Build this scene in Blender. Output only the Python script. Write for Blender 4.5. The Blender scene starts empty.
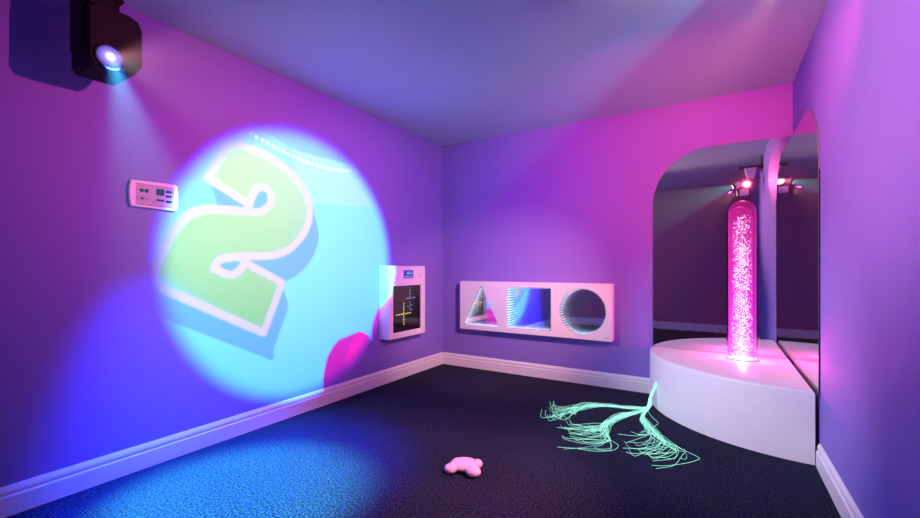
import bpy, bmesh, math, random
from mathutils import Vector, Matrix

scene = bpy.context.scene
COL = scene.collection
PI = math.pi

# ------------------------------------------------------------------ measures
XL, XR = -2.592, 0.467          # left and right wall
YB, YF = 3.8556, -0.32          # far wall and the wall behind the camera
H = 2.40
CAM_Z = 1.0608
BT = 0.127                      # skirting height
BENCH_R, BENCH_Z = 0.945, 0.395
TUBE = (0.154, 3.665)
TUBE_R = 0.090
TUBE_TOP = 1.548
LENS = Vector((0.166, 1.50, 2.06))          # picture projector lens
DISC = (2.03, 1.075)                        # centre (y, z) of the projected picture
DISC_R = 0.975

# ------------------------------------------------------------------ materials
def mat(name):
    m = bpy.data.materials.new(name)
    m.use_nodes = True
    nt = m.node_tree
    nt.nodes.clear()
    out = nt.nodes.new('ShaderNodeOutputMaterial')
    return m, nt, out

def principled(name, color, rough=0.5, metal=0.0, bump=None, spec=0.5, emit=None, estr=0.0, var=0.0):
    m, nt, out = mat(name)
    b = nt.nodes.new('ShaderNodeBsdfPrincipled')
    b.inputs['Base Color'].default_value = (*color, 1)
    b.inputs['Roughness'].default_value = rough
    b.inputs['Metallic'].default_value = metal
    b.inputs['Specular IOR Level'].default_value = spec
    if emit:
        b.inputs['Emission Color'].default_value = (*emit, 1)
        b.inputs['Emission Strength'].default_value = estr
    tc = nt.nodes.new('ShaderNodeTexCoord')
    nz = nt.nodes.new('ShaderNodeTexNoise')
    nz.inputs['Scale'].default_value = bump[0] if bump else 40
    nz.inputs['Detail'].default_value = 3
    nt.links.new(tc.outputs['Object'], nz.inputs['Vector'])
    if var:
        mx = nt.nodes.new('ShaderNodeMixRGB')
        mx.blend_type = 'MULTIPLY'
        mx.inputs[0].default_value = var
        mx.inputs[1].default_value = (*color, 1)
        nt.links.new(nz.outputs['Fac'], mx.inputs[2])
        nt.links.new(mx.outputs[0], b.inputs['Base Color'])
    bp = nt.nodes.new('ShaderNodeBump')
    bp.inputs['Strength'].default_value = bump[1] if bump else 0.02
    bp.inputs['Distance'].default_value = 0.002
    nt.links.new(nz.outputs['Fac'], bp.inputs['Height'])
    nt.links.new(bp.outputs['Normal'], b.inputs['Normal'])
    nt.links.new(b.outputs[0], out.inputs[0])
    return m

def emitter(name, color, strength):
    m, nt, out = mat(name)
    e = nt.nodes.new('ShaderNodeEmission')
    e.inputs[0].default_value = (*color, 1)
    e.inputs[1].default_value = strength
    nt.links.new(e.outputs[0], out.inputs[0])
    return m

M = {}
M['wall'] = principled('violet_paint', (0.23, 0.17, 0.57), 0.62, bump=(220, 0.05), spec=0.3)
M['plum'] = principled('plum_paint', (0.34, 0.10, 0.26), 0.62, bump=(220, 0.05), spec=0.3)
M['ceiling'] = principled('ceiling_paint', (0.38, 0.54, 0.58), 0.8, bump=(160, 0.05), spec=0.2)
M['gloss_white'] = principled('gloss_white_paint', (0.78, 0.76, 0.78), 0.35, bump=(60, 0.02))
M['plastic'] = principled('white_plastic', (0.80, 0.78, 0.80), 0.38, bump=(80, 0.01))
M['vinyl'] = principled('white_vinyl', (0.80, 0.79, 0.80), 0.45, bump=(150, 0.03))
M['black'] = principled('black_metal', (0.010, 0.010, 0.012), 0.6, bump=(120, 0.05), spec=0.15)
M['black_gloss'] = principled('black_acrylic', (0.012, 0.008, 0.012), 0.08)
M['dark_gap'] = principled('dark_rubber', (0.01, 0.01, 0.012), 0.7)
M['grey_print'] = principled('grey_printed_film', (0.46, 0.42, 0.50), 0.5)
M['dark_print'] = principled('dark_printed_ink', (0.02, 0.012, 0.04), 0.8, spec=0.1)
M['toy'] = principled('pale_pink_plastic', (0.86, 0.60, 0.74), 0.4, bump=(90, 0.03))
M['glass_edge'] = principled('mirror_edge', (0.35, 0.42, 0.45), 0.2, metal=0.4)
M['silver'] = principled('mirror_silver', (0.69, 0.69, 0.71), 0.015, metal=1.0)
M['bright_silver'] = principled('bright_silver', (0.93, 0.93, 0.94), 0.0, metal=1.0, bump=(10, 0.0))
M['chrome'] = principled('chrome', (0.8, 0.8, 0.82), 0.15, metal=1.0)

# carpet tiles: ribs turned a quarter from tile to tile, flecked yarn
def carpet():
    m, nt, out = mat('ribbed_carpet_tiles')
    N, Lk = nt.nodes, nt.links
    def math_(op, a, b=None):
        n = N.new('ShaderNodeMath'); n.operation = op
        for i, v in enumerate((a, b)):
            if v is None: continue
            if isinstance(v, (int, float)): n.inputs[i].default_value = v
            else: Lk.new(v, n.inputs[i])
        return n.outputs[0]
    tc = N.new('ShaderNodeTexCoord')
    sep = N.new('ShaderNodeSeparateXYZ'); Lk.new(tc.outputs['Object'], sep.inputs[0])
    x = math_('ADD', sep.outputs[0], 10.575); y = math_('ADD', sep.outputs[1], 10.27)
    cx = math_('FLOOR', math_('DIVIDE', x, 0.5)); cy = math_('FLOOR', math_('DIVIDE', y, 0.5))
    chk = math_('MODULO', math_('ADD', cx, cy), 2.0)
    # ribs
    rx = math_('SINE', math_('MULTIPLY', x, 2 * PI / 0.0100))
    ry = math_('SINE', math_('MULTIPLY', y, 2 * PI / 0.0100))
    mixr = N.new('ShaderNodeMix'); mixr.data_type = 'FLOAT'
    Lk.new(chk, mixr.inputs[0]); Lk.new(rx, mixr.inputs[2]); Lk.new(ry, mixr.inputs[3])
    rib = math_('ADD', math_('MULTIPLY', mixr.outputs[0], 0.5), 0.5)
    nz = N.new('ShaderNodeTexNoise'); nz.inputs['Scale'].default_value = 95
    nz.inputs['Detail'].default_value = 4; nz.inputs['Roughness'].default_value = 0.8
    Lk.new(tc.outputs['Object'], nz.inputs['Vector'])
    big = N.new('ShaderNodeTexNoise'); big.inputs['Scale'].default_value = 3
    Lk.new(tc.outputs['Object'], big.inputs['Vector'])
    ramp = N.new('ShaderNodeValToRGB')
    ramp.color_ramp.elements[0].position = 0.43; ramp.color_ramp.elements[0].color = (0.006, 0.006, 0.014, 1)
    ramp.color_ramp.elements[1].position = 0.61; ramp.color_ramp.elements[1].color = (0.050, 0.062, 0.125, 1)
    Lk.new(nz.outputs['Fac'], ramp.inputs[0])
    k = math_('ADD', math_('MULTIPLY', rib, 0.75), 0.42)
    k = math_('MULTIPLY', k, math_('ADD', math_('MULTIPLY', big.outputs['Fac'], 0.5), 0.75))
    mul = N.new('ShaderNodeVectorMath'); mul.operation = 'SCALE'
    Lk.new(ramp.outputs[0], mul.inputs[0]); Lk.new(k, mul.inputs['Scale'])
    b = N.new('ShaderNodeBsdfPrincipled')
    b.inputs['Roughness'].default_value = 0.95
    b.inputs['Specular IOR Level'].default_value = 0.05
    Lk.new(mul.outputs[0], b.inputs['Base Color'])
    bp = N.new('ShaderNodeBump'); bp.inputs['Strength'].default_value = 0.5
    bp.inputs['Distance'].default_value = 0.003
    Lk.new(math_('ADD', rib, nz.outputs['Fac']), bp.inputs['Height'])
    Lk.new(bp.outputs[0], b.inputs['Normal'])
    Lk.new(b.outputs[0], out.inputs[0])
    return m
M['carpet'] = carpet()

def clear(name, tint, gloss=0.06, rough=0.02):
    """thin clear sheet: lets light through straight, with a fresnel sheen"""
    m, nt, out = mat(name)
    t = nt.nodes.new('ShaderNodeBsdfTransparent'); t.inputs[0].default_value = (*tint, 1)
    g = nt.nodes.new('ShaderNodeBsdfGlossy'); g.inputs['Roughness'].default_value = rough
    fr = nt.nodes.new('ShaderNodeFresnel'); fr.inputs[0].default_value = 1.1
    ad = nt.nodes.new('ShaderNodeMath'); ad.operation = 'ADD'; ad.inputs[1].default_value = gloss
    ad.use_clamp = True
    nt.links.new(fr.outputs[0], ad.inputs[0])
    mx = nt.nodes.new('ShaderNodeMixShader')
    nt.links.new(ad.outputs[0], mx.inputs[0])
    nt.links.new(t.outputs[0], mx.inputs[1]); nt.links.new(g.outputs[0], mx.inputs[2])
    nt.links.new(mx.outputs[0], out.inputs[0])
    return m
M['acrylic'] = clear('clear_acrylic', (1.0, 0.985, 1.0), 0.015)

def half_mirror():
    m, nt, out = mat('half_silvered_glass')
    t = nt.nodes.new('ShaderNodeBsdfTransparent'); t.inputs[0].default_value = (0.92, 0.92, 0.95, 1)
    g = nt.nodes.new('ShaderNodeBsdfGlossy'); g.inputs['Roughness'].default_value = 0.0
    g.inputs[0].default_value = (0.95, 0.95, 0.97, 1)
    mx = nt.nodes.new('ShaderNodeMixShader'); mx.inputs[0].default_value = 0.5
    nt.links.new(t.outputs[0], mx.inputs[1]); nt.links.new(g.outputs[0], mx.inputs[2])
    nt.links.new(mx.outputs[0], out.inputs[0])
    return m
M['half_mirror'] = half_mirror()

def glowing_water():
    m, nt, out = mat('lit_water')
    N, Lk = nt.nodes, nt.links
    tc = N.new('ShaderNodeTexCoord'); sep = N.new('ShaderNodeSeparateXYZ')
    Lk.new(tc.outputs['Object'], sep.inputs[0])
    ramp = N.new('ShaderNodeValToRGB')
    e = ramp.color_ramp.elements
    e[0].position = 0.0; e[0].color = (0.75, 0.12, 0.85, 1)
    e[1].position = 1.0; e[1].color = (0.40, 0.012, 0.16, 1)
    n = e.new(0.35); n.color = (0.72, 0.03, 0.58, 1)
    n = e.new(0.7); n.color = (0.55, 0.018, 0.30, 1)
    mr = N.new('ShaderNodeMapRange'); mr.inputs[1].default_value = 0; mr.inputs[2].default_value = 1.12
    Lk.new(sep.outputs[2], mr.inputs[0]); Lk.new(mr.outputs[0], ramp.inputs[0])
    em = N.new('ShaderNodeEmission'); Lk.new(ramp.outputs[0], em.inputs[0]); em.inputs[1].default_value = WATER
    t = N.new('ShaderNodeBsdfTransparent'); t.inputs[0].default_value = (1.0, 0.72, 0.95, 1)
    mx = N.new('ShaderNodeAddShader')
    Lk.new(em.outputs[0], mx.inputs[0]); Lk.new(t.outputs[0], mx.inputs[1])
    Lk.new(mx.outputs[0], out.inputs[0])
    return m
WATER = 0.36
M['water'] = glowing_water()
M['bubble'] = emitter('lit_bubbles', (1.0, 0.82, 1.0), 2.2)
M['strand'] = emitter('glowing_fibre', (0.34, 0.92, 0.74), 1.35)
M['fibre_sheath'] = emitter('glowing_fibre_bundle', (0.30, 1.0, 0.66), 2.4)
M['led_white'] = emitter('pale_led', (0.72, 0.74, 1.0), 3.0)
M['led_yellow'] = emitter('yellow_led', (1.0, 0.72, 0.12), 2.0)
M['led_violet'] = emitter('violet_led', (0.60, 0.42, 0.9), 1.2)
M['led_red'] = emitter('red_led', (0.8, 0.05, 0.14), 0.6)
M['screen_blue'] = emitter('blue_screen', (0.05, 0.06, 0.55), 0.9)
M['screen_white'] = emitter('screen_text', (0.7, 0.75, 1.0), 0.9)
M['lamp_glow'] = emitter('lamp_lens_glow', (0.75, 0.8, 1.0), 2.0)

# ------------------------------------------------------------------ mesh helpers
def link(o, parent=None):
    COL.objects.link(o)
    if parent is not None:
        o.parent = parent
    return o

def obj(name, bm, material, parent=None, smooth=False, loc=None):
    me = bpy.data.meshes.new(name)
    bmesh.ops.recalc_face_normals(bm, faces=bm.faces)
    bm.to_mesh(me); bm.free()
    for m in (material if isinstance(material, (list, tuple)) else [material]):
        me.materials.append(m)
    if smooth:
        for p in me.polygons: p.use_smooth = True
    o = bpy.data.objects.new(name, me)
    if loc is not None: o.location = loc
    return link(o, parent)

def tag(o, label, cat, group=None):
    o['label'] = label; o['category'] = cat
    if group: o['group'] = group
    return o

def struct(o):
    o['kind'] = 'structure'
    return o

def empty(name, loc, label, cat, group=None, rot=(0, 0, 0)):
    o = bpy.data.objects.new(name, None)
    o.empty_display_size = 0.05
    o.location = loc; o.rotation_euler = rot
    link(o)
    return tag(o, label, cat, group)

def add_box(bm, lo, hi, bevel=0.0, seg=2, M4=None):
    lo, hi = Vector(lo), Vector(hi)
    r = bmesh.ops.create_cube(bm, size=1.0)
    vs = r['verts']
    for v in vs:
        v.co = Vector(((v.co.x + .5) * (hi.x - lo.x) + lo.x, (v.co.y + .5) * (hi.y - lo.y) + lo.y, (v.co.z + .5) * (hi.z - lo.z) + lo.z))
    if bevel > 0:
        es = list({e for v in vs for e in v.link_edges})
        r2 = bmesh.ops.bevel(bm, geom=es, offset=bevel, segments=seg, profile=0.5, affect='EDGES')
        vs = list({v for f in r2['faces'] for v in f.verts} | {v for v in vs if v.is_valid})
    if M4 is not None:
        bmesh.ops.transform(bm, matrix=M4, verts=vs)
    return vs

def box(lo, hi, bevel=0.0, seg=2, M4=None):
    bm = bmesh.new(); add_box(bm, lo, hi, bevel, seg, M4); return bm

def add_tube(bm, pts, rad, n=8, cap=True):
    """swept round tube through pts; rad a number or one per point"""
    pts = [Vector(p) for p in pts]
    if isinstance(rad, (int, float)): rad = [rad] * len(pts)
    rings = []
    ref = None
    for i, p in enumerate(pts):
        t = (pts[min(i + 1, len(pts) - 1)] - pts[max(i - 1, 0)]).normalized()
        if ref is None:
            ref = Vector((0, 0, 1)) if abs(t.z) < 0.9 else Vector((1, 0, 0))
        u = (ref - t * ref.dot(t)).normalized(); ref = u
        w = t.cross(u)
        rings.append([bm.verts.new(p + (u * math.cos(a) + w * math.sin(a)) * rad[i]) for a in [2 * PI * k / n for k in range(n)]])
    for a, b in zip(rings, rings[1:]):
        for k in range(n):
            bm.faces.new((a[k], a[(k + 1) % n], b[(k + 1) % n], b[k]))
    if cap:
        bm.faces.new(rings[0][::-1]); bm.faces.new(rings[-1])

def add_lathe(bm, prof, n=48, M4=None):
    """prof: (radius, z) from bottom to top"""
    rings = []
    allv = []
    for r, z in prof:
        if r < 1e-5:
            v = [bm.verts.new((0, 0, z))]
        else:
            v = [bm.verts.new((r * math.cos(2 * PI * k / n), r * math.sin(2 * PI * k / n), z)) for k in range(n)]
        rings.append(v); allv += v
    for a, b in zip(rings, rings[1:]):
        for k in range(n):
            k2 = (k + 1) % n
            if len(a) == 1 and len(b) == 1: continue
            if len(a) == 1: bm.faces.new((a[0], b[k2], b[k]))
            elif len(b) == 1: bm.faces.new((a[k], a[k2], b[0]))
            else: bm.faces.new((a[k], a[k2], b[k2], b[k]))
    if M4 is not None:
        bmesh.ops.transform(bm, matrix=M4, verts=allv)

def frame_to(origin, zdir, up=Vector((0, 0, 1))):
    z = Vector(zdir).normalized()
    x = up.cross(z)
    if x.length < 1e-4: x = Vector((1, 0, 0))
    x.normalize(); y = z.cross(x)
    m = Matrix((x, y, z)).transposed().to_4x4()
    m.translation = Vector(origin)
    return m

def extrude_outline(loops, depth, M4, bevel=0.0):
    """flat outline (outer loop first, then holes) extruded to a slab of `depth` centred on z=0; returns a bmesh"""
    cu = bpy.data.curves.new('outline', 'CURVE')
    cu.dimensions = '2D'; cu.fill_mode = 'BOTH'
    cu.extrude = depth / 2 - bevel
    cu.bevel_depth = bevel; cu.bevel_resolution = 2
    cu.offset = -bevel
    for lp in loops:
        sp = cu.splines.new('POLY'); sp.points.add(len(lp) - 1)
        for p, q in zip(sp.points, lp): p.co = (q[0], q[1], 0, 1)
        sp.use_cyclic_u = True
    o = bpy.data.objects.new('outline', cu); COL.objects.link(o)
    dg = bpy.context.evaluated_depsgraph_get(); dg.update()
    me = bpy.data.meshes.new_from_object(o.evaluated_get(dg))
    bm = bmesh.new(); bm.from_mesh(me)
    bmesh.ops.remove_doubles(bm, verts=bm.verts, dist=1e-5)
    bmesh.ops.transform(bm, matrix=M4, verts=bm.verts)
    bpy.data.objects.remove(o); bpy.data.curves.remove(cu); bpy.data.meshes.remove(me)
    return bm

def arc(cx, cy, r, a0, a1, n):
    return [(cx + r * math.cos(a0 + (a1 - a0) * k / n), cy + r * math.sin(a0 + (a1 - a0) * k / n)) for k in range(n + 1)]

def rrect(x0, y0, x1, y1, r, n=5):
    return (arc(x1 - r, y0 + r, r, -PI / 2, 0, n) + arc(x1 - r, y1 - r, r, 0, PI / 2, n) +
            arc(x0 + r, y1 - r, r, PI / 2, PI, n) + arc(x0 + r, y0 + r, r, PI, 1.5 * PI, n))

def catmull(P, n=10):
    P = [Vector(p) for p in P]
    P = [P[0] * 2 - P[1]] + P + [P[-1] * 2 - P[-2]]
    out = []
    for i in range(1, len(P) - 2):
        a, b, c, d = P[i - 1:i + 3]
        for k in range(n):
            t = k / n
            out.append(0.5 * ((2 * b) + (c - a) * t + (2 * a - 5 * b + 4 * c - d) * t * t + (3 * b - a - 3 * c + d) * t ** 3))
    out.append(P[-2])
    return out

# ------------------------------------------------------------------ the room
T = 0.1
struct(obj('floor', box((XL - T, YF - T, -T), (XR + T, YB + T, 0)), M['carpet']))
struct(obj('ceiling', box((XL - T, YF - T, H), (XR + T, YB + T, H + T)), M['ceiling']))
struct(obj('wall_left', box((XL - T, YF - T, 0), (XL, YB + T, H)), M['wall']))
struct(obj('wall_right', box((XR, YF - T, 0), (XR + T, YB + T, H)), M['wall']))
struct(obj('wall_back', box((XL, YB, 0), (XR, YB + T, H)), M['wall']))
struct(obj('wall_front', box((XL, YF - T, 0), (XR, YF, H)), M['plum']))

# moulded skirting: plain face, step, rounded groove, sloping top
SK = [(0, 0), (0.019, 0), (0.019, 0.082), (0.016, 0.085), (0.011, 0.087), (0.0105, 0.093), (0.014, 0.097), (0.0145, 0.104),
      (0.012, 0.113), (0.007, 0.121), (0.003, BT), (0, BT)]
def skirting(name, a, b, inward):
    a, b, inward = Vector(a), Vector(b), Vector(inward)
    bm = bmesh.new()
    R = [[bm.verts.new(p + inward * d + Vector((0, 0, z))) for d, z in SK] for p in (a, b)]
    n = len(SK)
    for k in range(n):
        bm.faces.new((R[0][k], R[0][(k + 1) % n], R[1][(k + 1) % n], R[1][k]))
    bm.faces.new(R[0]); bm.faces.new(R[1][::-1])
    return struct(obj(name, bm, M['gloss_white']))
skirting('baseboard_left', (XL, YF, 0), (XL, YB, 0), (1, 0, 0))
skirting('baseboard_back', (XL + .019, YB, 0), (XR - BENCH_R - 0.004, YB, 0), (0, -1, 0))
skirting('baseboard_right', (XR, YF, 0), (XR, YB - BENCH_R - 0.012, 0), (-1, 0, 0))
skirting('baseboard_front', (XL + .019, YF, 0), (XR - .019, YF, 0), (0, 1, 0))

# ------------------------------------------------------------------ corner bench
bench = empty('corner_bench', (XR - 0.4, YB - 0.4, 0),
              'white quarter-round padded bench built into the mirrored corner, lit pink on top', 'bench')
GX, GY = 0.020, 0.006           # gaps to the mirrors
cxx, cyy = XR, YB
def bench_outline(r, inset=0.0):
    a0 = PI + math.asin((GY + inset) / r); a1 = 1.5 * PI - math.asin((GX + inset) / r)
    pts = [(cxx + r * math.cos(a0 + (a1 - a0) * k / 40), cyy + r * math.sin(a0 + (a1 - a0) * k / 40)) for k in range(41)]
    pts.append((XR - GX - inset, YB - GY - inset))
    return pts
def prism(layers):
    bm = bmesh.new(); R = []
    for pts, z in layers: R.append([bm.verts.new((x, y, z)) for x, y in pts])
    n = len(R[0])
    for a, b in zip(R, R[1:]):
        for k in range(n): bm.faces.new((a[k], a[(k + 1) % n], b[(k + 1) % n], b[k]))
    bm.faces.new(R[0][::-1]); bm.faces.new(R[-1])
    return bm
lay = [(bench_outline(BENCH_R), 0.0), (bench_outline(BENCH_R), BENCH_Z - 0.016)]
for k in range(1, 5):
    a = k / 4 * PI / 2
    lay.append((bench_outline(BENCH_R - 0.016 * (1 - math.cos(a)), 0.016 * (1 - math.cos(a))), BENCH_Z - 0.016 + 0.016 * math.sin(a)))
lay = [([(x - bench.location.x, y - bench.location.y) for x, y in p], z) for p, z in lay]
bb = obj('padded_body', prism(lay), M['vinyl'], bench)
for p in bb.data.polygons:
    p.use_smooth = len(p.vertices) == 4
bb.data.set_sharp_from_angle(angle=math.radians(32))

# ------------------------------------------------------------------ mirrors
def arched(u0, u1, z0, z1, r, side):
    """rectangle with one large rounded top corner; side 0 rounds the u0 corner, 1 the u1 corner"""
    if side == 0:
        return [(u0, z0), (u1, z0), (u1, z1)] + arc(u0 + r, z1 - r, r, PI / 2, PI, 24)
    return [(u0, z0), (u1, z0)] + arc(u1 - r, z1 - r, r, 0, PI / 2, 24) + [(u0, z1)]
MZ0, MZ1, MR = 0.372, 2.016, 0.43
Mback = Matrix(((1, 0, 0, 0), (0, 0, -1, YB - 0.0032), (0, 1, 0, 0), (0, 0, 0, 1)))
Mright = Matrix(((0, 0, -1, XR - 0.0032), (1, 0, 0, 0), (0, 1, 0, 0), (0, 0, 0, 1)))
m1 = obj('wall_mirror', extrude_outline([arched(-0.462, XR - 0.0066, MZ0, MZ1, MR, 0)], 0.006, Mback), [M['silver']])
tag(m1, 'large frameless mirror with rounded left shoulder on the far wall behind the pink bubble tube', 'mirror')
m2 = obj('wall_mirror', extrude_outline([arched(2.905, YB - 0.0004, MZ0, MZ1, MR, 0)], 0.006, Mright), [M['silver']])
tag(m2, 'narrow-looking frameless arched mirror on the right wall, at right angles to the bubble tube mirror', 'mirror')
for m, lp, MM in ((m1, arched(-0.462, XR - 0.0066, MZ0, MZ1, MR, 0), Mback), (m2, arched(2.905, YB - 0.0004, MZ0, MZ1, MR, 0), Mright)):
    bm = bmesh.new()
    q = [MM @ Vector((u, z, 0.0042)) for u, z in lp]
    q0 = [MM @ Vector((u, z, -0.0031)) for u, z in lp]
    c = sum((Vector((u, z)) for u, z in lp), Vector((0, 0))) / len(lp)
    q2 = [MM @ Vector((u + (c.x - u) / max(abs(c.x - u), .3) * 0.003, z, 0.0042)) for u, z in lp]
    V = [[bm.verts.new(p) for p in L] for L in (q0, q, q2)]
    seq = list(range(3 - 1, len(lp))) + [0]
    for a, b in zip(seq, seq[1:]):
        for i in (0, 1):
            bm.faces.new((V[i][a], V[i][b], V[i + 1][b], V[i + 1][a]))
    obj('polished_edge', bm, M['glass_edge'], m)

# ------------------------------------------------------------------ bubble tube
tz = BENCH_Z
tube = empty('bubble_tube', (TUBE[0], TUBE[1], tz),
             'tall clear bubble tube glowing magenta, standing on the corner bench', 'bubble tube')
HT = TUBE_TOP - tz
def dome(r, h0, top, n=8):
    return [(r * math.cos(a), h0 + (top - h0) * math.sin(a)) for a in [PI / 2 * k / n for k in range(n + 1)]]
bm = bmesh.new(); add_lathe(bm, [(TUBE_R, 0.001)] + dome(TUBE_R, HT - 0.07, HT), 64)
obj('acrylic_tube', bm, M['acrylic'], tube, True)
bm = bmesh.new(); add_lathe(bm, [(0, 0.012), (TUBE_R - 0.007, 0.012)] + dome(TUBE_R - 0.006, HT - 0.075, HT - 0.006), 64)
obj('lit_water', bm, M['water'], tube, True)
bm = bmesh.new(); add_lathe(bm, [(0, 0.0), (TUBE_R + 0.006, 0.0), (TUBE_R + 0.006, 0.006), (TUBE_R - 0.002, 0.010), (0, 0.010)], 64)
obj('base_ring', bm, M['plastic'], tube)
rnd = random.Random(7)
bm = bmesh.new()
nb = 0
while nb < 1800:
    z = 0.02 + (HT - 0.13) * rnd.random() ** 1.25
    f = z / HT
    if f > 0.72 and rnd.random() > 0.5: continue
    spread = 0.066 - 0.014 * f
    r = (rnd.random() ** 0.75) * spread
    if r > TUBE_R - 0.014: continue
    a = rnd.random() * 2 * PI
    s = rnd.uniform(0.0017, 0.0038)
    rr = bmesh.ops.create_icosphere(bm, subdivisions=1, radius=s)
    bmesh.ops.translate(bm, verts=rr['verts'], vec=(r * math.cos(a), r * math.sin(a), z))
    nb += 1
bub = obj('bubbles', bm, M['bubble'], tube, True)
bub['kind'] = 'stuff'

# ------------------------------------------------------------------ shape panel with three infinity mirrors
PX0, PX1, PZ0, PZ1, PD = -2.300, -0.773, 0.420, 0.918, 0.105
panel = empty('infinity_mirror_panel', ((PX0 + PX1) / 2, YB, PZ0),
              'long white panel on the far wall with triangle, square and round mirrored openings', 'sensory panel')
PM = Matrix(((1, 0, 0, 0), (0, 0, -1, YB - PD / 2 - 0.0005), (0, 1, 0, 0), (0, 0, 0, 1)))
PMl = Matrix.Translation(-panel.location) @ PM
def tri_loop(g=0):
    A, B, C = Vector((-2.256, 0.468)), Vector((-1.842, 0.464)), Vector((-2.050, 0.886))
    P = [A, B, C]; cen = (A + B + C) / 3
    out = []
    for i, p in enumerate(P):
        a, b = P[i - 1], P[(i + 1) % 3]
        d1, d2 = (a - p).normalized(), (b - p).normalized()
        q1, q2 = p + d1 * 0.018, p + d2 * 0.018
        for k in range(5):
            t = k / 4
            out.append(q1.lerp(p, t).lerp(p.lerp(q2, t), t))
    res = []
    for p in out:
        d = cen - p
        res.append(tuple(p + d.normalized() * g * 1.35))
    return res
SQ = (-1.760, 0.469, -1.312, 0.870)
CI = (-1.025, 0.668, 0.206)
def sq_loop(g=0): return rrect(SQ[0] + g, SQ[1] + g, SQ[2] - g, SQ[3] - g, 0.014 - min(g, .008))
def ci_loop(g=0): return arc(CI[0], CI[1], CI[2] - g, 0, 2 * PI, 64)[:-1]
outer = rrect(PX0, PZ0, PX1, PZ1, 0.006, 3)
obj('panel_body', extrude_outline([outer, tri_loop()[::-1], sq_loop()[::-1], ci_loop()[::-1]], PD, PMl, 0.003), M['plastic'], panel)
def resample(lp, step):
    pts = [Vector((*p, 0)) for p in lp]; pts.append(pts[0])
    tot = sum((b - a).length for a, b in zip(pts, pts[1:]))
    n = max(8, int(tot / step)); st = tot / n
    out, acc, tgt = [], 0, 0
    for a, b in zip(pts, pts[1:]):
        L = (b - a).length
        while tgt <= acc + L - 1e-9 and len(out) < n:
            out.append(a.lerp(b, (tgt - acc) / L if L else 0)); tgt += st
        acc += L
    return out
for nm, lab, fn in (('triangle_mirror', 'triangular opening', tri_loop), ('square_mirror', 'square opening', sq_loop), ('round_mirror', 'round opening', ci_loop)):
    # silvered back, dark rim with a row of leds, half-silvered front glass
    mm = obj(nm, extrude_outline([fn(0.001)], 0.004, PMl @ Matrix.Translation((0, 0, PD / 2 - 0.042))), M['bright_silver'], panel)
    mm['label'] = lab + ' with silvered back'
    obj('front_glass', extrude_outline([fn(0.0005)], 0.0, PMl @ Matrix.Translation((0, 0, PD / 2 - 0.003))), M['half_mirror'], mm)
    g = 0.006
    obj('dark_rim', extrude_outline([fn(0.0004), fn(0.0035)[::-1]], 0.036, PMl @ Matrix.Translation((0, 0, PD / 2 - 0.0215))), M['black'], mm)
    bm = bmesh.new()
    rs = resample(fn(0.0052), 0.0245)
    for q, p in enumerate(rs):
        tg = (rs[(q + 1) % len(rs)] - rs[q - 1]).to_2d(); an = math.atan2(tg.y, tg.x)
        add_box(bm, (-0.0058, -0.0014, PD / 2 - 0.0385), (0.0058, 0.0014, PD / 2 - 0.0050),
                M4=PMl @ Matrix.Translation((p.x, p.y, 0)) @ Matrix.Rotation(an, 4, 'Z'))
    obj('led_strip', bm, M['led_white'], mm)
for o in list(panel.children):
    for c in o.children:
        c.matrix_parent_inverse = Matrix()
bm = bmesh.new()
for k in range(4):
    add_box(bm, (-0.835 + k * 0.011, 0.447, PD / 2), (-0.826 + k * 0.011, 0.4505, PD / 2 + 0.0004), M4=PMl)
obj('maker_mark', bm, M['dark_print'], panel)

# ------------------------------------------------------------------ led box on the left wall
LY0, LY1, LZ0, LZ1, LD = 2.835, 3.372, 0.414, 1.075, 0.118
led = empty('light_box_panel', (XL, (LY0 + LY1) / 2, LZ0),
            'white upright wall box with a dark dotted screen, near the far left corner', 'sensory panel')
LM = Matrix.Translation(-led.location) @ Matrix(((0, 0, 1, XL + LD / 2 + 0.0005), (1, 0, 0, 0), (0, 1, 0, 0), (0, 0, 0, 1)))
scr = (2.893, 0.468, 3.306, 0.891)
obj('box_body', extrude_outline([rrect(LY0, LZ0, LY1, LZ1, 0.006, 3), rrect(*scr, 0.012)[::-1]], LD, LM, 0.004), M['plastic'], led)
ds = obj('dark_screen', extrude_outline([rrect(*scr, 0.0118)], 0.006, LM @ Matrix.Translation((0, 0, LD / 2 - 0.014))), M['black_gloss'], led)
ds['label'] = 'dark glossy screen with dotted light crosses'
def row(a, b, n, skip=()):
    return [(a[0] + (b[0] - a[0]) * k / (n - 1), a[1] + (b[1] - a[1]) * k / (n - 1)) for k in range(n) if k not in skip]
for nm, pts, mk, sz in (('led', row((3.051, 0.726), (3.051, 0.533), 10) + row((2.946, 0.627), (3.149, 0.631), 10, (5,)), 'led_yellow', 0.0048),
                        ('led', row((3.143, 0.846), (3.143, 0.668), 10, (5,)) + row((3.085, 0.770), (3.218, 0.772), 7, (3,)) + [(3.108, 0.695), (3.172, 0.70), (3.165, 0.66)], 'led_violet', 0.0046),
                        ('led', [(3.045, 0.79), (3.02, 0.765), (2.992, 0.772), (3.048, 0.755), (2.965, 0.76)], 'led_red', 0.0048)):
    for y, z in pts:
        bm = bmesh.new()
        bmesh.ops.create_icosphere(bm, subdivisions=1, radius=sz, matrix=LM @ Matrix.Translation((y, z, LD / 2 - 0.0105)))
        obj(nm, bm, M[mk], ds, True)
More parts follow.
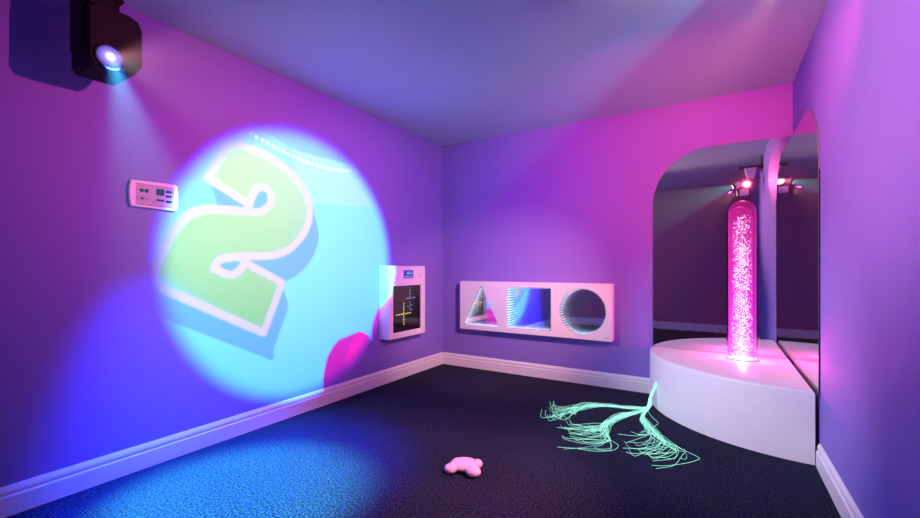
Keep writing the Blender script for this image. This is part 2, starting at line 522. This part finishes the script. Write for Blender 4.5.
# coordinates measured on the front face (y, z)
fr = obj('small_display', box((3.035, 0.960, LD / 2 - 0.002), (3.178, 1.035, LD / 2 + 0.002), M4=LM), M['screen_blue'], led)
bm = bmesh.new()
for a in ((3.05, .972, 3.115, .977), (3.085, .998, 3.125, 1.006), (3.095, 1.01, 3.105, 1.022), (3.145, .998, 3.165, 1.004), (3.13, .972, 3.165, .976), (3.13, 1.012, 3.15, 1.018)):
    add_box(bm, (a[0], a[1], LD / 2 + 0.002), (a[2], a[3], LD / 2 + 0.0024), M4=LM)
obj('display_text', bm, M['screen_white'], fr)
for y, z in ((2.945, 0.992), (3.275, 0.995)):
    bm = bmesh.new()
    add_lathe(bm, [(0.030, -0.001), (0.030, 0.002), (0.0275, 0.004), (0.026, 0.002), (0.025, 0.0018), (0.024, 0.0045), (0, 0.0052)], 32,
              LM @ Matrix.Translation((y, z, LD / 2)))
    obj('push_button', bm, M['plastic'], led, True)

# ------------------------------------------------------------------ control panel
ctl = empty('control_panel', (XL, 1.063, 1.36),
            'small pink-lit wall control panel with symbol buttons, beside the projected number', 'control panel')
CM = Matrix.Translation(-ctl.location) @ Matrix(((0, 0, 1, XL + 0.0137), (1, 0, 0, 0), (0, 1, 0, 0), (0, 0, 0, 1)))
CY0, CY1, CZ0, CZ1 = 0.946, 1.182, 1.370, 1.522
body_lp = (arc(0.946 + 0.30, (CZ0 + CZ1) / 2, 0.30, PI - 0.232, PI + 0.232, 8) +
           arc(1.158, CZ0 + 0.018, 0.016, 1.5 * PI, 1.9 * PI, 4) + arc(1.178 - 0.30, (CZ0 + CZ1) / 2, 0.30, -0.16, 0.16, 6) + arc(1.158, CZ1 - 0.018, 0.016, 0.1 * PI, 0.5 * PI, 4))
obj('housing', extrude_outline([body_lp], 0.026, CM, 0.005), M['plastic'], ctl)
fp = obj('printed_plate', extrude_outline([rrect(0.974, 1.387, 1.152, 1.500, 0.004, 2)], 0.001, CM @ Matrix.Translation((0, 0, 0.0133))), M['grey_print'], ctl)
for y0, z0, y1, z1 in ((1.067, 1.449, 1.105, 1.484), (1.112, 1.467, 1.141, 1.480), (1.112, 1.442, 1.141, 1.455), (1.067, 1.417, 1.105, 1.427), (1.112, 1.413, 1.141, 1.426)):
    obj('key', box((y0, z0, 0.013), (y1, z1, 0.0155), 0.001, 1, CM), M['dark_print'], fp)
for y, z, r in ((1.000, 1.464, 0.010), (1.022, 1.464, 0.010), (1.002, 1.423, 0.007)):
    bm = bmesh.new(); add_lathe(bm, [(r, 0.0), (r, 0.0022), (r * .7, 0.003), (0, 0.003)], 20, CM @ Matrix.Translation((y, z, 0.0135)))
    obj('round_button', bm, M['dark_print'], fp)
bm = bmesh.new()
for a in ((0.978, 1.465, 0.988, 1.4665), (0.978, 1.430, 0.988, 1.4315), (0.978, 1.414, 0.990, 1.4155), (0.978, 1.4155, .9795, 1.4305), (1.018, 1.417, 1.027, 1.4185), (1.018, 1.4185, 1.0195, 1.43),
          (1.03, 1.424, 1.038, 1.4255), (1.048, 1.404, 1.0495, 1.417), (1.056, 1.404, 1.060, 1.415), (1.150, 1.402, 1.1515, 1.415), (1.150, 1.46, 1.1515, 1.482), (0.976, 1.4965, 1.153, 1.498), (0.976, 1.389, 1.153, 1.3905)):
    add_box(bm, (a[0], a[1], 0.0135), (a[2], a[3], 0.0141), M4=CM)
obj('printed_symbols', bm, M['dark_print'], fp)

# ------------------------------------------------------------------ black stage light on the left wall
stage = empty('stage_light', (XL, 0.76, 2.0),
              'black boxy spotlight bracketed high on the left wall near the ceiling', 'spotlight')
SMt = Matrix.Translation(-stage.location)
HX0, HX1, HY0, HY1, HZ0, HZ1 = -2.42, -2.205, 0.671, 0.866, 1.902, 2.172
c = 0.05
def oct_(y0, y1, z0, z1, c):
    return [(y0 + c * .35, z0), (y1 - c, z0), (y1 - c * .55, z0 + c * .35), (y1 - c * .1, z0 + c * 1.05), (y1, z0 + c * 1.4), (y1, z1 - c * .9), (y1 - c * .28, z1 - c * .25), (y1 - c, z1), (y0 + c * .5, z1), (y0, z1 - c * .5), (y0, z0 + c * .5)]
bm = bmesh.new(); R = []
for x, k in ((HX0, 0.022), (HX0 + 0.03, 0.0), (HX1 - 0.012, 0.0), (HX1, 0.008)):
    R.append([bm.verts.new((x, y, z)) for y, z in oct_(HY0 + k, HY1 - k, HZ0 + k, HZ1 - k, c)])
n = len(R[0])
for a, b in zip(R, R[1:]):
    for k in range(n): bm.faces.new((a[k], a[(k + 1) % n], b[(k + 1) % n], b[k]))
bm.faces.new(R[0]); bm.faces.new(R[-1][::-1])
bmesh.ops.transform(bm, matrix=SMt, verts=bm.verts)
hs = obj('housing', bm, M['black'], stage)
SL = Vector((HX1, 0.744, 1.956))        # lens centre
bm = bmesh.new(); add_lathe(bm, [(0.056, -0.002), (0.056, 0.004), (0.052, 0.006), (0.047, 0.001)], 40, SMt @ frame_to(SL, (1, 0, 0)))
obj('lens_ring', bm, M['black'], hs, True)
def lens_glow():
    m, nt, out = mat('hot_spot_lens')
    N, Lk = nt.nodes, nt.links
    tc = N.new('ShaderNodeTexCoord')
    ln = N.new('ShaderNodeVectorMath'); ln.operation = 'LENGTH'; Lk.new(tc.outputs['UV'], ln.inputs[0])
    ramp = N.new('ShaderNodeValToRGB'); e = ramp.color_ramp.elements
    e[0].position = 0; e[0].color = (1, 0.95, 0.75, 1); e[1].position = 1; e[1].color = (0.03, 0.01, 0.10, 1)
    q = e.new(0.22); q.color = (0.55, 0.52, 1.0, 1)
    q = e.new(0.5); q.color = (0.18, 0.13, 0.55, 1)
    Lk.new(ln.outputs['Value'], ramp.inputs[0])
    em = N.new('ShaderNodeEmission'); em.inputs[1].default_value = 2.2
    Lk.new(ramp.outputs[0], em.inputs[0]); Lk.new(em.outputs[0], out.inputs[0])
    return m
M['hot_lens'] = lens_glow()
bm = bmesh.new(); uvl = bm.loops.layers.uv.new('uv')
add_lathe(bm, [(0.048, 0.001), (0.036, 0.004), (0.024, 0.006), (0.012, 0.008), (0, 0.0085)], 32, None)
for f in bm.faces:
    for l in f.loops: l[uvl].uv = (l.vert.co.x / 0.048, l.vert.co.y / 0.048)
bmesh.ops.transform(bm, matrix=SMt @ frame_to(SL, (1, 0, 0)), verts=bm.verts)
ln = obj('lens', bm, M['hot_lens'], hs, True); ln['label'] = 'glowing violet-white lens'
# neck and wall bracket
bm = bmesh.new()
add_box(bm, (XL + 0.0005, 0.735, 2.225), (-2.40, 0.806, 2.275), 0.003, 1, SMt)
add_box(bm, (-2.41, 0.672, 2.225), (-2.235, 0.806, 2.275), 0.003, 1, SMt)
add_box(bm, (-2.36, 0.690, HZ1 - 0.006), (-2.25, 0.795, 2.226), 0.003, 1, SMt)
add_box(bm, (XL + 0.0005, 0.735, 2.19), (XL + 0.012, 0.82, 2.38), 0.002, 1, SMt)
obj('wall_bracket', bm, M['black'], stage)
bm = bmesh.new()
add_box(bm, (-2.385, HY0 - 0.007, 1.99), (-2.245, HY0 - 0.0005, 2.245), 0.002, 1, SMt)
obj('side_arm', bm, M['black'], stage)

# ------------------------------------------------------------------ spotlight cluster on the right wall (seen in the mirrors)
rig = empty('spotlight_cluster', (XR, 1.50, 2.30),
            'cluster of spotlight heads on a black bracket, reflected above the bubble tube', 'spotlight')
RM = Matrix.Translation(-rig.location)
bm = bmesh.new()
add_box(bm, (XR - 0.014, 1.43, 2.23), (XR - 0.0005, 1.57, 2.395), 0.002, 1, RM)
add_box(bm, (0.225, 1.455, 2.265), (XR - 0.0135, 1.545, 2.285), 0.002, 1, RM)
obj('bracket', bm, M['black'], rig)
bm = bmesh.new()   # flared carrier under the bracket
R = []
for z, w, d in ((2.264, 0.062, 0.05), (2.20, 0.045, 0.045), (2.145, 0.030, 0.035)):
    R.append([bm.verts.new((0.345 + sx * w, 1.50 + sy * d, z)) for sx, sy in ((-1, -1), (1, -1), (1, 1), (-1, 1))])
for a, b in zip(R, R[1:]):
    for k in range(4): bm.faces.new((a[k], a[(k + 1) % 4], b[(k + 1) % 4], b[k]))
bm.faces.new(R[0]); bm.faces.new(R[-1][::-1])
bmesh.ops.transform(bm, matrix=RM, verts=bm.verts)
obj('carrier', bm, M['plastic'], rig)

AIM = (Vector((XL, DISC[0], DISC[1])) - LENS).normalized()
SRC = LENS - AIM * 0.075            # projector lamp sits 75 mm behind the lens
def head(axis, tip, length, r, nm, lensmat, open_front=False):
    axis = Vector(axis).normalized()
    F = RM @ frame_to(tip, axis)
    bm = bmesh.new()
    if open_front:
        add_lathe(bm, [(0, -length), (r * 1.05, -length), (r * 1.05, -0.02), (r * 1.12, -0.02), (r * 1.12, 0.004), (r, 0.004), (r, -length + 0.006), (0, -length + 0.006)], 32, F)
    else:
        add_lathe(bm, [(0, -length), (r * 1.05, -length), (r * 1.05, -0.02), (r * 1.12, -0.02), (r * 1.12, 0.004), (r, 0.004), (r, -0.012), (0, -0.012)], 32, F)
    h = obj('lamp_head', bm, M['plastic'], rig)
    bm = bmesh.new(); add_lathe(bm, [(r * 1.14, -0.019), (r * 1.14, 0.006), (r * 1.02, 0.006)], 32, F)
    obj('bezel', bm, M['black'], h, True)
    if lensmat is not None:
        bm = bmesh.new(); add_lathe(bm, [(r * .98, -0.004), (r * .6, 0.002), (0, 0.004)], 32, F)
        obj('lens', bm, lensmat, h, True)
    return h
def proj_lens():
    m, nt, out = mat('projector_lens')
    t = nt.nodes.new('ShaderNodeBsdfTransparent')
    e = nt.nodes.new('ShaderNodeEmission'); e.inputs[0].default_value = (0.8, 0.9, 1, 1); e.inputs[1].default_value = 1.5
    a = nt.nodes.new('ShaderNodeAddShader')
    nt.links.new(t.outputs[0], a.inputs[0]); nt.links.new(e.outputs[0], a.inputs[1]); nt.links.new(a.outputs[0], out.inputs[0])
    return m
M['proj_lens'] = proj_lens()
def flap(tip, axis, r, hood, w0=0.045, ln=0.152):
    # top barn door added to keep the beam off the ceiling
    ax = Vector(axis); d = Vector((ax.x, ax.y, 0)).normalized(); n = d.cross(Vector((0, 0, 1)))
    o0 = Vector(tip) + d * 0.008 + Vector((0, 0, r * 1.14)); o1 = Vector(tip) + d * ln + Vector((0, 0, hood))
    bm = bmesh.new()
    q = [bm.verts.new(p + n * w + Vector((0, 0, t))) for t in (0, 0.002) for p, w in ((o0, -w0), (o0, w0), (o1, w0 * 1.2), (o1, -w0 * 1.2))]
    for f in ((0, 1, 2, 3), (7, 6, 5, 4), (0, 4, 5, 1), (1, 5, 6, 2), (2, 6, 7, 3), (3, 7, 4, 0)): bm.faces.new([q[k] for k in f])
    bmesh.ops.transform(bm, matrix=RM, verts=bm.verts)
    return bm
ph = head(AIM, LENS, 0.13, 0.034, 'projector', M['proj_lens'], True)
B_TIP = Vector((0.205, 1.620, 1.958)); B_AX = Vector((-0.98, 0.12, -0.08))
hb = head(B_AX, B_TIP, 0.11, 0.036, 'pink', M['lamp_glow'])
obj('added_barn_door', flap(B_TIP, B_AX, 0.036, 0.012, 0.045, 0.09), M['black'], hb)
C_TIP = Vector((0.300, 1.64, 2.055)); C_AX = Vector((-0.12, 0.90, -0.30))
hc = head(C_AX, C_TIP, 0.13, 0.040, 'corner', M['lamp_glow'])
obj('added_barn_door', flap(C_TIP, C_AX, 0.040, 0.013, 0.060, 0.085), M['black'], hc)

for p in (B_TIP - B_AX.normalized() * 0.075, C_TIP - C_AX.normalized() * 0.09, LENS - AIM * 0.10):
    bm = bmesh.new()
    add_tube(bm, [Vector((0.345, 1.50, 2.155)) - rig.location, p - rig.location], 0.009, 8)
    obj('arm', bm, M['black'], rig)
# picture slide inside the projector: colour per point of the film
TWO = [(1.467, 1.82), (1.349, 1.595), (1.607, 1.47), (1.646, 1.561), (1.696, 1.599), (1.75, 1.577), (1.767, 1.523), (1.738, 1.465), (1.679, 1.43), (1.614, 1.426), (1.507, 1.42), (1.42, 1.415), (1.322, 1.402), (1.246, 1.363), (1.185, 1.297), (1.132, 1.203), (1.093, 1.113), (1.058, 1.026), (1.093, 0.955), (1.249, 0.869), (1.71, 0.621), (1.85, 0.953), (1.575, 1.096), (1.545, 1.044), (1.493, 1.015), (1.435, 1.03), (1.386, 1.056), (1.414, 1.101), (1.478, 1.123), (1.647, 1.135), (1.765, 1.14), (1.891, 1.181), (1.988, 1.26), (2.047, 1.337), (2.084, 1.438), (2.078, 1.524), (2.037, 1.621), (1.947, 1.715), (1.817, 1.787), (1.679, 1.827), (1.536, 1.838)]
SHARP = {0, 1, 2, 20, 21, 22, 26}
def smooth_closed(P, sharp, n=5):
    out = []; L = len(P)
    for i in range(L):
        b, c_ = Vector(P[i]), Vector(P[(i + 1) % L])
        a = b * 2 - c_ if i in sharp else Vector(P[i - 1])
        d = c_ * 2 - b if (i + 1) % L in sharp else Vector(P[(i + 2) % L])
        if i in sharp and (i + 1) % L in sharp:
            out.append((b.x, b.y)); continue
        for k in range(n):
            t = k / n
            q = 0.5 * ((2 * b) + (c_ - a) * t + (2 * a - 5 * b + 4 * c_ - d) * t * t + (3 * b - a - 3 * c_ + d) * t ** 3)
            out.append((q.x, q.y))
    return out
TWO_S = smooth_closed(TWO, SHARP)
DOTL = catmull([(1.495, 1.959, 0), (1.59, 1.941, 0), (1.729, 1.904, 0), (1.946, 1.856, 0), (2.11, 1.837, 0), (2.334, 1.837, 0), (2.585, 1.879, 0)], 12)
C1 = [(1.0, 2.2), (1.648, 2.004), (1.742, 1.971), (1.913, 1.911), (2.178, 1.906), (2.576, 1.919), (3.127, 1.994)]
C2 = [(2.02, 1.54), (2.431, 1.563), (3.054, 1.631)]
B1 = [(2.206, -0.3), (2.206, -0.039), (2.208, 0.092), (2.212, 0.24), (2.245, 0.353), (2.303, 0.434), (2.363, 0.479), (2.597, 0.518), (2.678, 0.483), (2.737, 0.415), (2.796, 0.281), (2.848, -0.3)]
B2 = [(2.599, 0.518), (2.53, 0.462), (2.467, 0.376), (2.44, 0.286), (2.445, 0.158), (2.452, 0.013), (2.452, -.3), (2.848, -.3), (2.796, .281), (2.737, .415), (2.678, .483)]
B3 = [(2.745, 0.3), (2.745, 0.527), (2.768, 0.597), (2.812, 0.666), (2.879, 0.722), (2.949, 0.748), (3.151, 0.743), (3.151, 0.3)]
import numpy as np
def np_inside(P, X, Y):
    r = np.zeros(X.shape, bool); L = len(P)
    for i in range(L):
        x0, y0 = P[i]; x1, y1 = P[(i + 1) % L]
        if y0 == y1: continue
        cnd = ((y0 > Y) != (y1 > Y)) & (X < (x1 - x0) * (Y - y0) / (y1 - y0) + x0)
        r ^= cnd
    return r
def np_dist(P, X, Y):
    d = np.full(X.shape, 9.0); L = len(P)
    for i in range(L):
        x0, y0 = P[i]; x1, y1 = P[(i + 1) % L]
        ux, uy = x1 - x0, y1 - y0; q = ux * ux + uy * uy
        if q < 1e-12: continue
        t = np.clip(((X - x0) * ux + (Y - y0) * uy) / q, 0, 1)
        d = np.minimum(d, np.hypot(X - x0 - t * ux, Y - y0 - t * uy))
    return d
FN = 330
FD = 0.055                               # film distance from the lamp
half = FD * math.tan(math.radians(22))
F4 = frame_to(SRC, AIM)
g = np.linspace(-half, half, FN)
GX_, GY_ = np.meshgrid(g, g, indexing='ij')
ax = np.array(F4.to_3x3())
dirs = GX_[..., None] * ax[:, 0] + GY_[..., None] * ax[:, 1] + FD * ax[:, 2]
t = (XL - SRC.x) / dirs[..., 0]
WY = SRC.y + t * dirs[..., 1]; WZ = SRC.z + t * dirs[..., 2]
def lay_col(dst, mask, c_): dst[mask] = c_
colr = np.zeros((FN, FN, 3))
def ink(r, g, b): return np.array((r / 2.7, g / 2.0, b / 6.7))    # film density that throws this colour on the violet wall
colr[:] = ink(0.10, 1.0, 4.5)
up1 = WZ > np.interp(WY, [p[0] for p in C1], [p[1] for p in C1])
up2 = WZ > np.interp(WY, [p[0] for p in C2], [p[1] for p in C2])
colr[up2 & (WY > 1.95)] = ink(0.28, 0.96, 4.5)
colr[(WZ > 1.56) & (WY <= 1.95)] = ink(0.16, 0.84, 4.5)
colr[up1] = ink(0.10, 0.66, 4.2)
dist = np_dist(TWO_S, WY, WZ); ins = np_inside(TWO_S, WY, WZ)
sh = np.zeros(ins.shape, bool)
for k in range(1, 13):
    f = k / 12
    oy, oz = 0.055 * f, -0.165 * f
    sh |= np_inside(TWO_S, WY - oy, WZ - oz) | (np_dist(TWO_S[::2], WY - oy, WZ - oz) < 0.024)
colr[sh] = ink(0.0, 0.58, 1.2)
gl = np.clip((WZ - 0.6) / 1.2, 0, 1)[..., None]
green = ink(0.13, 0.80, 0.06) * (1 - gl) + ink(0.40, 0.86, 0.28) * gl
colr[ins] = green[ins]
colr[dist < 0.026] = ink(0.68, 0.78, 0.85)
acc = 0
for a, b in zip(DOTL, DOTL[1:]):
    L = (b - a).length
    while acc < L:
        p = a.lerp(b, acc / L)
        colr[np.hypot(WY - p.x, WZ - p.y) < 0.0115] = ink(1.3, 1.5, 4.5)
        acc += 0.042
    acc -= L
b1 = np_inside(B1, WY, WZ)
colr[b1] = ink(0.85, 0.0, 0.50)
colr[np_inside(B2, WY, WZ) & b1] = ink(1.7, 0.0, 0.55)
colr[np_inside(B3, WY, WZ)] = ink(1.7, 0.0, 0.55)
# soft edge of the picture with its blue fringe
rr = np.hypot((WY - DISC[0]) / 0.985, (WZ - DISC[1]) / 1.0)
def ss(a, b, x):
    q = np.clip((x - a) / (b - a), 0, 1); return q * q * (3 - 2 * q)
fade = np.stack([1 - ss(0.82, 1.0, rr), 1 - ss(0.86, 1.01, rr), 1 - ss(0.90, 1.03, rr)], -1)
colr = colr * fade
me = bpy.data.meshes.new('picture_slide')
P3 = (GX_[..., None] * ax[:, 0] + GY_[..., None] * ax[:, 1] + FD * ax[:, 2]) + np.array(SRC) - np.array(rig.location)
idx = np.arange(FN * FN).reshape(FN, FN)
quads = np.stack([idx[:-1, :-1], idx[1:, :-1], idx[1:, 1:], idx[:-1, 1:]], -1).reshape(-1, 4)
me.from_pydata(P3.reshape(-1, 3).tolist(), [], quads.tolist())
at = me.color_attributes.new('film', 'FLOAT_COLOR', 'POINT')
at.data.foreach_set('color', np.concatenate([colr.reshape(-1, 3), np.ones((FN * FN, 1))], 1).ravel())
mm, nt, out = mat('picture_film')
at_n = nt.nodes.new('ShaderNodeVertexColor'); at_n.layer_name = 'film'
tr = nt.nodes.new('ShaderNodeBsdfTransparent'); nt.links.new(at_n.outputs[0], tr.inputs[0]); nt.links.new(tr.outputs[0], out.inputs[0])
me.materials.append(mm)
sl = bpy.data.objects.new('picture_slide', me); link(sl, ph)
sl['label'] = 'coloured film with a green number two'

# ------------------------------------------------------------------ fibre optic strands
rnd = random.Random(21)
ex = Vector((-0.388, 3.462, 0.20))
foot = Vector((-0.438, 3.415, 0.012))
fib = empty('fibre_optic_bundle', (-0.44, 3.40, 0),
            'bunch of thin mint-green glowing fibre-optic strands spilling from the bench onto the carpet', 'fibre optic light')
def strand(pts, r=0.00095):
    pts = catmull(pts, 6)
    bm = bmesh.new(); add_tube(bm, [p - fib.location for p in pts], r, 4)
    return obj('strand', bm, M['strand'], fib, True)
j = lambda s: rnd.uniform(-s, s)
def V(x, y, z=None): return Vector((x, y, 0.004 + abs(rnd.gauss(0, 0.008)) if z is None else z))
def start():
    e = ex + Vector((j(.006), j(.008), j(.012)))
    return [e, e.lerp(foot, .55) + Vector((-0.008 + j(.006), -.012 + j(.006), 0)), foot + Vector((j(.012), j(.012), abs(j(.01))))]
def spray(path, ends_fn, n, wid):
    for _ in range(n):
        o = (j(1), j(1))
        pts = start()
        for k, (x, y) in enumerate(path):
            w = wid[k]
            pts.append(V(x + o[0] * w + j(w * .35), y + o[1] * w + j(w * .35)))
        pts += ends_fn(pts[-1], o)
        strand(pts)
def ends1(p, o):
    tx, ty = rnd.uniform(-1.08, -0.90), 0
    tx = -0.90 - 0.20 * rnd.random(); ty = 2.80 + 0.28 * rnd.random()
    mx, my = (p.x + tx) / 2 + j(.03), (p.y + ty) / 2 - 0.05 + j(.05)
    return [V(mx, my), V(tx + .05, ty - .02 + j(.03)), V(tx + j(.02), ty + .05 + j(.04), 0.004 + rnd.random() * .03)]
spray([(-0.56, 3.345), (-0.70, 3.31), (-0.83, 3.235)], ends1, 24, [.012, .022, .06])
SCR_L, SCR_T = Vector((-.8525, -.5227)), Vector((.5227, -.8525))     # sideways and towards the door
def fan(turns, out, down, n, path, wid):
    """strands run down a trunk, peel off at different points of it and sweep sideways in loose arcs"""
    tr = catmull([Vector((x, y, 0)) for x, y in turns], 12)
    for _ in range(n):
        o = (j(1), j(1)); pts = start()
        for k, (x, y) in enumerate(path):
            pts.append(V(x + o[0] * wid[k] + j(wid[k] * .4), y + o[1] * wid[k] + j(wid[k] * .4)))
        f = rnd.random(); m = int(f * (len(tr) - 1))
        for q in range(0, m, 9):
            if q: pts.append(V(tr[q].x + o[0] * .03 + j(.012), tr[q].y + o[1] * .03 + j(.012)))
        t = Vector((tr[m].x + j(.03), tr[m].y + j(.03)))
        L = rnd.uniform(*out); D = rnd.uniform(*down)
        a = t + SCR_L * (L * .12) + SCR_T * (.045 + j(.02))
        b = t + SCR_L * (L * .55) + SCR_T * (.055 + D * .6 + j(.025))
        e = t + SCR_L * L + SCR_T * (.04 + D + j(.03))
        pts += [V(t.x, t.y), V(a.x, a.y), V(b.x, b.y), V(e.x, e.y)]
        if rnd.random() < .45:
            c_ = e + SCR_L * .02 - SCR_T * (.03 + j(.03)); pts.append(V(c_.x, c_.y, .006 + .02 * rnd.random()))
        strand(pts)
fan([(-0.625, 3.03), (-0.63, 2.86), (-0.585, 2.70), (-0.50, 2.58)], (.06, .33), (-.02, .09), 34, [(-0.50, 3.26), (-0.585, 3.11)], [.012, .03])
fan([(-0.40, 3.03), (-0.32, 2.88), (-0.23, 2.76), (-0.16, 2.66)], (.05, .27), (-.02, .16), 28, [(-0.45, 3.20), (-0.425, 3.09)], [.012, .022])
# two strays
strand(start() + [V(-.45, 3.2), V(-.35, 3.0), V(-.2, 2.78), V(-.09, 2.68), V(-.10, 2.60), V(-.15, 2.53), V(-.24, 2.46), V(-.30, 2.44)])
strand(start() + [V(-.40, 3.25), V(-.34, 3.12), V(-.36, 2.98), V(-.30, 2.85), V(-.22, 2.75), V(-.20, 2.60), V(-.30, 2.50)])
bm = bmesh.new()
add_tube(bm, [p - fib.location for p in catmull([ex + Vector((0.012, 0.006, .006)), ex + Vector((-.004, -.006, -.02)), ex.lerp(foot, .55) + Vector((-.010, -.014, 0)), foot + Vector((-.004, -.004, .01)), foot + Vector((-.03, -.03, .0)) ], 6)],
         [.004] * 4 + [.006] * 6 + [.007] * 9 + [.005] * 6, 10)
obj('gathered_strands', bm, M['fibre_sheath'], fib, True)

# ------------------------------------------------------------------ lobed toy on the floor
toy = empty('lobed_toy', (-1.12, 1.885, 0), 'small pale pink four-lobed toy lying alone on the dark carpet', 'toy')
def blob(parts, vox):
    bm = bmesh.new()
    for (x, y, z), (a, b, c_), rz in parts:
        mtx = Matrix.Translation((x, y, z)) @ Matrix.Rotation(rz, 4, 'Z') @ Matrix.Diagonal((a, b, c_, 1))
        bmesh.ops.create_icosphere(bm, subdivisions=3, radius=1, matrix=mtx)
    me = bpy.data.meshes.new('t'); bm.to_mesh(me); bm.free()
    o = bpy.data.objects.new('t', me); COL.objects.link(o)
    md = o.modifiers.new('r', 'REMESH'); md.mode = 'VOXEL'; md.voxel_size = vox
    ms = o.modifiers.new('s', 'SMOOTH'); ms.iterations = 8; ms.factor = 0.6
    dg = bpy.context.evaluated_depsgraph_get(); dg.update()
    m2_ = bpy.data.meshes.new_from_object(o.evaluated_get(dg))
    bpy.data.objects.remove(o); bpy.data.meshes.remove(me)
    bm = bmesh.new(); bm.from_mesh(m2_); bpy.data.meshes.remove(m2_)
    zmin = min(v.co.z for v in bm.verts)
    bmesh.ops.translate(bm, verts=bm.verts, vec=(0, 0, -zmin + 0.0005))
    return bm
R_, D_ = Vector((.8525, .5227)), Vector((-.5227, .8525))   # screen right / away from the viewer
def tp(r, d, z): return ((R_.x * r + D_.x * d), (R_.y * r + D_.y * d), z)
rz0 = math.atan2(R_.y, R_.x)
obj('body', blob([(tp(-.008, .004, .029), (.078, .062, .029), rz0), (tp(-.078, -.030, .025), (.034, .034, .025), 0), (tp(.036, -.066, .027), (.042, .036, .027), 0),
                  (tp(.062, .022, .024), (.028, .028, .024), 0), (tp(-.040, .045, .022), (.034, .030, .022), 0), (tp(-.008, .004, .040), (.058, .046, .018), rz0)], 0.004), M['toy'], toy, True)
bm = bmesh.new()
add_tube(bm, [tp(-.058, -.036, .034), tp(-.04, -.046, .035), tp(-.018, -.050, .035), tp(.002, -.050, .036), tp(.014, -.048, .037)], [.0012, .0030, .0032, .0030, .0012], 6)
obj('seam', bm, principled('deep_pink_seam', (0.55, 0.12, 0.30), 0.5), toy, True)
bm = bmesh.new(); add_box(bm, (-.004, -.002, -.0015), (.004, .002, .0015), M4=Matrix.Translation(tp(.050, .016, .0475)) @ Matrix.Rotation(rz0, 4, 'Z'))
obj('socket', bm, M['dark_print'], toy)

# ------------------------------------------------------------------ lights of the room, plus added fill spots
def spot(name, loc, direction, power, color, angle, blend, radius):
    l = bpy.data.lights.new(name, 'SPOT'); l.energy = power; l.color = color
    l.spot_size = math.radians(angle); l.spot_blend = blend; l.shadow_soft_size = radius
    o = bpy.data.objects.new(name, l); o.location = loc
    o.rotation_euler = Vector(direction).to_track_quat('-Z', 'Y').to_euler()
    COL.objects.link(o); return o
def point(name, loc, power, color, radius):
    l = bpy.data.lights.new(name, 'POINT'); l.energy = power; l.color = color; l.shadow_soft_size = radius
    o = bpy.data.objects.new(name, l); o.location = loc
    COL.objects.link(o); return o
def rgb(base, r, g, b):
    m = max(r, g, b); return base * m, (r / m, g / m, b / m)
spot('projector_lamp', SRC, AIM, 4300, (1.0, 1.0, 1.0), 42, 0.0, 0.00012)
SO = SL + Vector((0.02, 0.0, -0.005))
spot('stage_lamp', SO, Vector((-1.95, 1.12, 0)) - SL, 1500, (0.14, 1.3, 0.80), 37, 0.7, 0.02)
spot('stage_lamp', SO, Vector((-2.16, 1.22, 0)) - SL, 3000, (0.014, 0.06, 1.0), 53, 1.0, 0.02)
spot('stage_fill', SO, (2.67, 1.25, -.12), 680, (1.0, 0.44, 0.50), 46, 1.0, 0.02)  # added fill at the stage lens, brightens the right wall
spot('stage_fill', SO, (2.2, 2.35, -1.65), 420, (1.0, 0.86, 1.0), 44, 1.0, 0.02)  # added whitish fill at the stage lens, brightens the bench front
point('tube_lamp', (TUBE[0], TUBE[1], tz + 0.05), 22, (1.0, 0.10, 0.46), 0.004)
BO = B_TIP + B_AX.normalized() * 0.012; CO = C_TIP + C_AX.normalized() * 0.012
def lamp(name, at, ax, pc, ang): spot(name, at, Vector(ax), pc[0], pc[1], ang, 1.0, 0.010)
lamp('blue_fill', BO, (-.95, .65, -.05), rgb(100, 0.0, 0.0, 1.3), 74)  # added blue fill towards the far left corner
lamp('left_wall_lamp', BO, (-1, .10, -.03), rgb(100, 3.5, 0.40, 1.3), 80)
lamp('panel_fill', BO, (-2.0, 2.0, -1.3), rgb(100, 4.8, 2.3, 1.9), 44)  # added fill that brightens the two wall panels
lamp('corner_lamp', CO, (-.34, .95, .02), rgb(100, 4.2, 0.26, 0.8), 84)
lamp('toy_fill', BO, (-1.38, .22, -1.93), rgb(100, 4.0, 1.4, 1.8), 44)  # added narrow fill that brightens the toy on the floor

w = bpy.data.worlds.new('dark'); scene.world = w; w.use_nodes = True
w.node_tree.nodes['Background'].inputs[0].default_value = (0.0, 0.0, 0.0, 1)
hz = w.node_tree.nodes.new('ShaderNodeVolumeScatter')       # thin theatrical haze that shows the beams
hz.inputs['Density'].default_value = 0.0075; hz.inputs['Anisotropy'].default_value = 0.2
w.node_tree.links.new(hz.outputs[0], w.node_tree.nodes['World Output'].inputs['Volume'])

# ------------------------------------------------------------------ camera
cam = bpy.data.cameras.new('camera'); cam.sensor_width = 36; cam.lens = 36 * 419.6 / 920
cam.shift_y = 8.4 / 920; cam.clip_start = 0.02
co = bpy.data.objects.new('camera', cam); COL.objects.link(co)
co.location = (0, 0, CAM_Z); co.rotation_euler = (PI / 2, 0, math.radians(31.515))
scene.camera = co

cy = scene.cycles
cy.max_bounces = 24; cy.diffuse_bounces = 5; cy.glossy_bounces = 20; cy.transmission_bounces = 12; cy.transparent_max_bounces = 32
vs = scene.view_settings
vs.view_transform = 'Standard'; vs.look = 'None'; vs.exposure = 0.0; vs.gamma = 1.0; vs.use_curve_mapping = False
